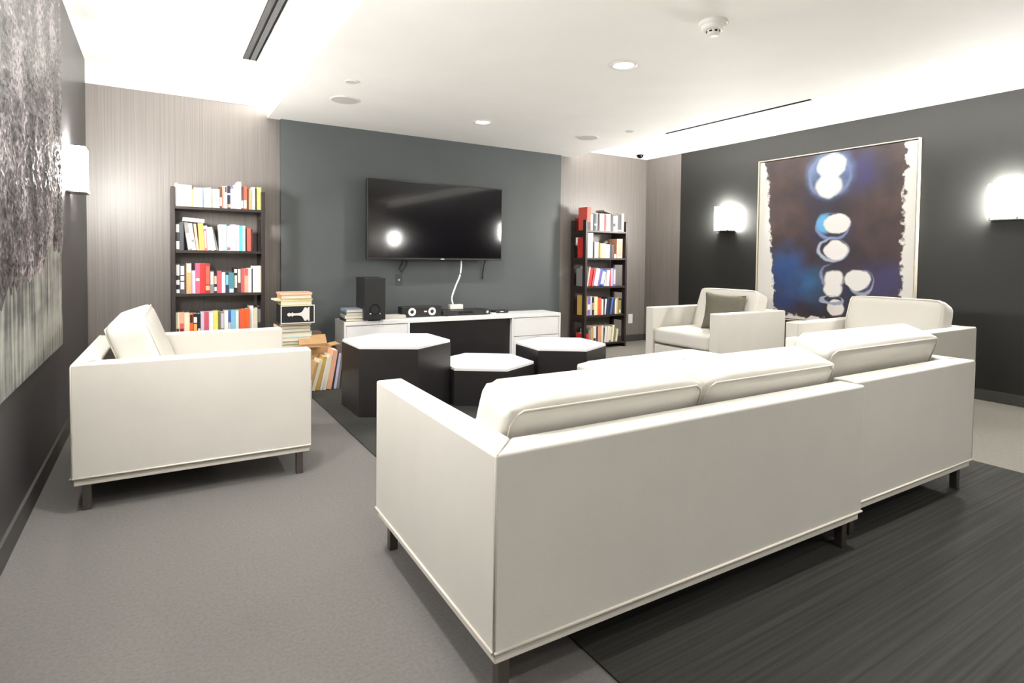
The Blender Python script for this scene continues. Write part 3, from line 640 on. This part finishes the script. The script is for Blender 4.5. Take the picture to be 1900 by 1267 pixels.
# leaning records / albums
gA = 'albums leaning beside the console'
alb = ((0.020, 0.235, 'tan', 'thin tan album'), (0.024, 0.25, 'cream', 'cream album'), (0.026, 0.275, 'ochre', 'ochre album'), (0.016, 0.27, 'white', 'thin white album beside the ochre one'), (0.024, 0.285, 'cream', 'taller cream album'), (0.034, 0.32, 'peach', 'thick peach album'), (0.012, 0.315, 'charcoal', 'dark grey album'), (0.018, 0.29, 'lilac', 'lilac album'), (0.016, 0.285, 'gray', 'grey album'))
x = 1.02
for i, (t_, h_, c_, lb) in enumerate(alb):
    o = add_book(t_*1.12, h_, 0.17, c_, lb + ' leaning with the others beside the console', gA, name='album')
    a = 0.28 - 0.02*i; t_ *= 1.12
    x += t_*math.cos(a); R = Matrix.Rotation(a, 3, 'Y'); off = R @ Vector((t_, 0, 0))
    o.location = (x-off.x, 4.722, 0.0068-off.z); o.rotation_euler = (0, a, 0)
    x += t_*(1/math.cos(a)-math.cos(a)) + 0.0035
o = add_book(0.045, 0.14, 0.12, 'white', 'thick white book standing on the floor behind the left armchair front', gA); o.location = (0.955, 4.50, 0.0005)

# ------------------------------------------------------------------ framed painting on the black wall
def painting_mat():
    m = bpy.data.materials.new('abstract_painting'); m.use_nodes = True; nt = m.node_tree; b = nt.nodes['Principled BSDF']
    b.inputs['Roughness'].default_value = 0.55
    N, L = nt.nodes, nt.links
    tc = N.new('ShaderNodeTexCoord')
    nz = N.new('ShaderNodeTexNoise'); nz.inputs['Scale'].default_value = 9; nz.inputs['Detail'].default_value = 4; L.new(tc.outputs['Object'], nz.inputs['Vector'])
    sb = N.new('ShaderNodeVectorMath'); sb.operation = 'SUBTRACT'; sb.inputs[1].default_value = (0.5, 0.5, 0.5); L.new(nz.outputs['Color'], sb.inputs[0])
    sc = N.new('ShaderNodeVectorMath'); sc.operation = 'MULTIPLY'; sc.inputs[1].default_value = (0, 0.055, 0.055); L.new(sb.outputs[0], sc.inputs[0])
    ad = N.new('ShaderNodeVectorMath'); ad.operation = 'ADD'; L.new(tc.outputs['Object'], ad.inputs[0]); L.new(sc.outputs[0], ad.inputs[1])
    P = ad.outputs[0]
    sx = N.new('ShaderNodeSeparateXYZ'); L.new(P, sx.inputs[0])
    n2 = N.new('ShaderNodeTexNoise'); n2.inputs['Scale'].default_value = 5; n2.inputs['Detail'].default_value = 6; L.new(tc.outputs['Object'], n2.inputs['Vector'])
    cr = N.new('ShaderNodeValToRGB'); e = cr.color_ramp.elements
    e[0].position = 0.3; e[0].color = (*rgb(30, 22, 26), 1); e[1].position = 0.72; e[1].color = (*rgb(66, 47, 45), 1); L.new(n2.outputs[0], cr.inputs[0])
    col = cr.outputs[0]
    def mix(fac, c):
        nonlocal col
        mx = N.new('ShaderNodeMix'); mx.data_type = 'RGBA'; L.new(fac, mx.inputs[0]); L.new(col, mx.inputs[6])
        if isinstance(c, tuple): mx.inputs[7].default_value = (*c, 1)
        else: L.new(c, mx.inputs[7])
        col = mx.outputs[2]
    def math_(op, a, bb, clamp=False):
        q = N.new('ShaderNodeMath'); q.operation = op; q.use_clamp = clamp
        for i, s in enumerate((a, bb)):
            if isinstance(s, (int, float)): q.inputs[i].default_value = s
            else: L.new(s, q.inputs[i])
        return q.outputs[0]
    def ell(u, z, ru, rz, soft, rough=0.0):
        s = N.new('ShaderNodeVectorMath'); s.operation = 'SUBTRACT'; s.inputs[1].default_value = (0, u, z); L.new(P, s.inputs[0])
        q = N.new('ShaderNodeVectorMath'); q.operation = 'MULTIPLY'; q.inputs[1].default_value = (0, 1/ru, 1/rz); L.new(s.outputs[0], q.inputs[0])
        ln = N.new('ShaderNodeVectorMath'); ln.operation = 'LENGTH'; L.new(q.outputs[0], ln.inputs[0])
        r = N.new('ShaderNodeMapRange'); r.interpolation_type = 'SMOOTHSTEP'; r.inputs['From Min'].default_value = 1+soft; r.inputs['From Max'].default_value = 1-soft
        L.new(ln.outputs['Value'], r.inputs[0])
        o = r.outputs[0]
        if rough:
            rr = N.new('ShaderNodeMapRange'); rr.inputs['From Min'].default_value = 0.35; rr.inputs['From Max'].default_value = 0.65; L.new(n2.outputs[0], rr.inputs[0])
            o = math_('MULTIPLY', o, math_('MULTIPLY_ADD', rr.outputs[0], rough) if False else math_('ADD', math_('MULTIPLY', rr.outputs[0], rough), 1-rough))
        return o
    def ring(u, z, ru, rz, wd, c):
        a = ell(u, z, ru, rz, 0.08); i = ell(u+0.01, z+0.012, ru*(1-wd), rz*(1-wd), 0.08)
        mix(math_('SUBTRACT', a, i, True), c)
    # u = to the right on the wall (measured), z relative to the picture's middle 1.33
    zc = 1.33
    dk = rgb(24, 26, 52); bl = rgb(24, 66, 120); wh = rgb(240, 238, 236); gy = rgb(150, 156, 176)
    for (u, z, ru, rz, so, c, ro) in (
        (0.25, 1.95, 0.22, 0.20, 0.6, rgb(36, 34, 86), 0.6), (-0.05, 1.75, 0.2, 0.2, 0.6, dk, 0.5),
        (-0.42, 1.02, 0.20, 0.24, 0.5, bl, 0.7), (-0.45, 0.80, 0.22, 0.22, 0.5, rgb(22, 50, 98), 0.5), (-0.25, 0.86, 0.16, 0.14, 0.5, rgb(30, 76, 130), 0.7),
        (-0.10, 0.85, 0.13, 0.20, 0.5, rgb(36, 96, 140), 0.6), (0.48, 0.92, 0.26, 0.17, 0.6, rgb(46, 44, 92), 0.6), (0.10, 0.70, 0.35, 0.14, 0.6, dk, 0.5), (0.02, 1.25, 0.24, 0.40, 0.6, rgb(30, 26, 50), 0.6),
        (0.0, 1.95, 0.23, 0.235, 0.22, rgb(92, 118, 160), 0.6)):
        mix(ell(u, z-zc, ru, rz, so, ro), c)
    ring(0.0, 1.94-zc, 0.215, 0.22, 0.12, rgb(104, 116, 150))
    for (u, z, ru, rz) in ((0.02, 2.03, 0.14, 0.115), (0.0, 1.84, 0.125, 0.12)): mix(ell(u, z-zc, ru, rz, 0.14), wh)
    ring(0.04, 1.44-zc, 0.17, 0.135, 0.12, rgb(110, 126, 168)); mix(ell(-0.04, 1.47-zc, 0.07, 0.09, 0.3), rgb(90, 160, 206))
    mix(ell(0.085, 1.468-zc, 0.128, 0.095, 0.10), wh)
    ring(0.05, 1.21-zc, 0.155, 0.115, 0.14, rgb(168, 178, 200)); mix(ell(0.08, 1.21-zc, 0.112, 0.092, 0.10), wh)
    mix(ell(0.15, 0.80-zc, 0.12, 0.08, 0.5), dk); ring(0.06, 0.96-zc, 0.13, 0.12, 0.10, rgb(120, 124, 150)); mix(ell(0.067, 0.93-zc, 0.095, 0.08, 0.14), wh); mix(ell(0.06, 0.83-zc, 0.085, 0.075, 0.16), wh)
    ring(0.32, 0.905-zc, 0.115, 0.12, 0.16, gy); mix(ell(0.289, 0.93-zc, 0.112, 0.10, 0.10), wh)
    mix(ell(0.09, 0.648-zc, 0.082, 0.08, 0.10), rgb(226, 222, 218)); ring(0.05, 0.72-zc, 0.12, 0.05, 0.3, gy)
    # bare margins left, right and along the foot
    jag = N.new('ShaderNodeTexNoise'); jag.inputs['Scale'].default_value = 16; jag.inputs['Detail'].default_value = 5; L.new(tc.outputs['Object'], jag.inputs['Vector'])
    js = math_('MULTIPLY', math_('SUBTRACT', jag.outputs[0], 0.5), 0.16)
    uu = math_('ADD', N_u(nt, tc), js); zz = math_('ADD', N_z(nt, tc), js)
    def step(v, a, bb):
        r = N.new('ShaderNodeMapRange'); r.inputs['From Min'].default_value = a; r.inputs['From Max'].default_value = bb; L.new(v, r.inputs[0]); return r.outputs[0]
    lw = math_('ADD', uu, math_('MULTIPLY', N_z(nt, tc), 0.08))
    mix(step(lw, -0.605, -0.625), rgb(228, 226, 222)); mix(step(uu, 0.655, 0.675), rgb(232, 230, 226)); mix(step(zz, 0.545-zc, 0.525-zc), rgb(226, 224, 220))
    L.new(col, b.inputs['Base Color'])
    bp = N.new('ShaderNodeBump'); bp.inputs['Strength'].default_value = 0.2; bp.inputs['Distance'].default_value = 0.004; L.new(n2.outputs[0], bp.inputs['Height']); L.new(bp.outputs[0], b.inputs['Normal'])
    return m
def N_u(nt, tc):
    s = nt.nodes.new('ShaderNodeSeparateXYZ'); nt.links.new(tc.outputs['Object'], s.inputs[0]); return s.outputs[1]
def N_z(nt, tc):
    s = nt.nodes.new('ShaderNodeSeparateXYZ'); nt.links.new(tc.outputs['Object'], s.inputs[0]); return s.outputs[2]
# local y = to the right as seen from the room (world -y), local x = into the room
t = thing('framed_painting', 'large framed abstract painting of white orbs on dark brown and blue', 'painting', (XR, 3.14, 1.33), PI)
PW, PH = 0.775, 0.845
box('canvas', (0.004, -PW+0.018, -PH+0.018), (0.03, PW-0.018, PH-0.018), painting_mat(), t)
M_FRAME = mat('pale_frame', rgb(214, 206, 186), 0.4, var=0.05, scale=15)
M_GAP = mat('frame_gap', rgb(24, 22, 20), 0.7, var=0.05)
box('shadow_gap', (0.0, -PW+0.008, -PH+0.008), (0.004, PW-0.008, PH-0.008), M_GAP, t)
box('frame_bar', (0.0, -PW, -PH), (0.042, -PW+0.009, PH), M_FRAME, t); box('frame_bar', (0.0, PW-0.009, -PH), (0.042, PW, PH), M_FRAME, t)
box('frame_bar', (0.0, -PW+0.009, PH-0.009), (0.042, PW-0.009, PH), M_FRAME, t); box('frame_bar', (0.0, -PW+0.009, -PH), (0.042, PW-0.009, -PH+0.009), M_FRAME, t)

# ------------------------------------------------------------------ textured painting on the left wall
def wash_mat():
    m = bpy.data.materials.new('streaked_wash'); m.use_nodes = True; nt = m.node_tree; b = nt.nodes['Principled BSDF']; N, L = nt.nodes, nt.links
    b.inputs['Roughness'].default_value = 0.5
    tc = N.new('ShaderNodeTexCoord'); mp = N.new('ShaderNodeMapping'); mp.inputs['Scale'].default_value = (1, 11, 1.2); L.new(tc.outputs['Object'], mp.inputs[0])
    n = N.new('ShaderNodeTexNoise'); n.inputs['Scale'].default_value = 2; n.inputs['Detail'].default_value = 5; L.new(mp.outputs[0], n.inputs['Vector'])
    m2 = N.new('ShaderNodeMapping'); m2.inputs['Scale'].default_value = (1, 0.7, 3.0); L.new(tc.outputs['Object'], m2.inputs[0])
    n2 = N.new('ShaderNodeTexNoise'); n2.inputs['Scale'].default_value = 1.7; n2.inputs['Detail'].default_value = 3; L.new(m2.outputs[0], n2.inputs['Vector'])
    ad = N.new('ShaderNodeMath'); ad.operation = 'ADD'; L.new(n.outputs[0], ad.inputs[0]); L.new(n2.outputs[0], ad.inputs[1])
    cr = N.new('ShaderNodeValToRGB'); e = cr.color_ramp.elements; e[0].position = 0.40; e[0].color = (*rgb(62, 66, 66), 1); e[1].position = 0.60; e[1].color = (*rgb(168, 170, 162), 1)
    hf = N.new('ShaderNodeMath'); hf.operation = 'MULTIPLY'; hf.inputs[1].default_value = 0.5; L.new(ad.outputs[0], hf.inputs[0]); L.new(hf.outputs[0], cr.inputs[0]); L.new(cr.outputs[0], b.inputs['Base Color'])
    return m
def crust_mat():
    m = bpy.data.materials.new('crusted_paint'); m.use_nodes = True; nt = m.node_tree; b = nt.nodes['Principled BSDF']; N, L = nt.nodes, nt.links
    b.inputs['Roughness'].default_value = 0.45
    tc = N.new('ShaderNodeTexCoord')
    n = N.new('ShaderNodeTexNoise'); n.inputs['Scale'].default_value = 42; n.inputs['Detail'].default_value = 6; L.new(tc.outputs['Object'], n.inputs['Vector'])
    n2 = N.new('ShaderNodeTexNoise'); n2.inputs['Scale'].default_value = 4; n2.inputs['Detail'].default_value = 3; L.new(tc.outputs['Object'], n2.inputs['Vector'])
    ad = N.new('ShaderNodeMath'); ad.operation = 'MULTIPLY_ADD'; ad.inputs[1].default_value = 1.0; L.new(n2.outputs[0], ad.inputs[0]); L.new(n.outputs[0], ad.inputs[2])
    cr = N.new('ShaderNodeValToRGB'); e = cr.color_ramp.elements; e[0].position = 0.42; e[0].color = (*rgb(34, 33, 36), 1); e[1].position = 0.62; e[1].color = (*rgb(170, 164, 166), 1)
    x = cr.color_ramp.elements.new(0.52); x.color = (*rgb(88, 83, 85), 1)
    hf = N.new('ShaderNodeMath'); hf.operation = 'MULTIPLY'; hf.inputs[1].default_value = 0.5; L.new(ad.outputs[0], hf.inputs[0]); L.new(hf.outputs[0], cr.inputs[0]); L.new(cr.outputs[0], b.inputs['Base Color'])
    bp = N.new('ShaderNodeBump'); bp.inputs['Strength'].default_value = 0.6; bp.inputs['Distance'].default_value = 0.01; L.new(n.outputs[0], bp.inputs['Height']); L.new(bp.outputs[0], b.inputs['Normal'])
    return m
t = thing('textured_painting', 'tall grey textured painting with crusted upper part on the left wall', 'painting', (XL+0.001, 2.53, 0.585))
LW, LH = 1.52, 1.875
box('canvas', (0, 0, 0), (0.016, LW, LH), wash_mat(), t)
bm = bmesh.new(); ny, nz_ = 130, 150; grid = {}
def edge_z(y):   # lower boundary of the crust, rising to the right with ragged notches
    s = y/LW
    return 0.36 + 0.05*s + 0.13/(1+math.exp(-(s-0.62)*26)) + 0.07*noise.noise(Vector((y*5, 0.3, 2))) + 0.05*noise.noise(Vector((y*17, 1.3, 2)))
for i in range(ny+1):
    y = LW*i/ny; z0 = edge_z(y)
    for j in range(nz_+1):
        z = z0 + (LH-z0)*j/nz_
        q = Vector((0, y, z))
        h = 0.005 + 0.006*max(0, noise.noise(q*14)+0.2) + 0.006*max(0, noise.noise(q*48+Vector((3, 0, 0)))) + 0.004*noise.noise(q*95)
        h *= min(1, 0.15 + j/6)
        grid[i, j] = bm.verts.new((0.0162+max(0.0005, h), y, z))
for i in range(ny):
    for j in range(nz_): bm.faces.new((grid[i, j], grid[i+1, j], grid[i+1, j+1], grid[i, j+1]))
obj('crust', bm, crust_mat(), t, True)
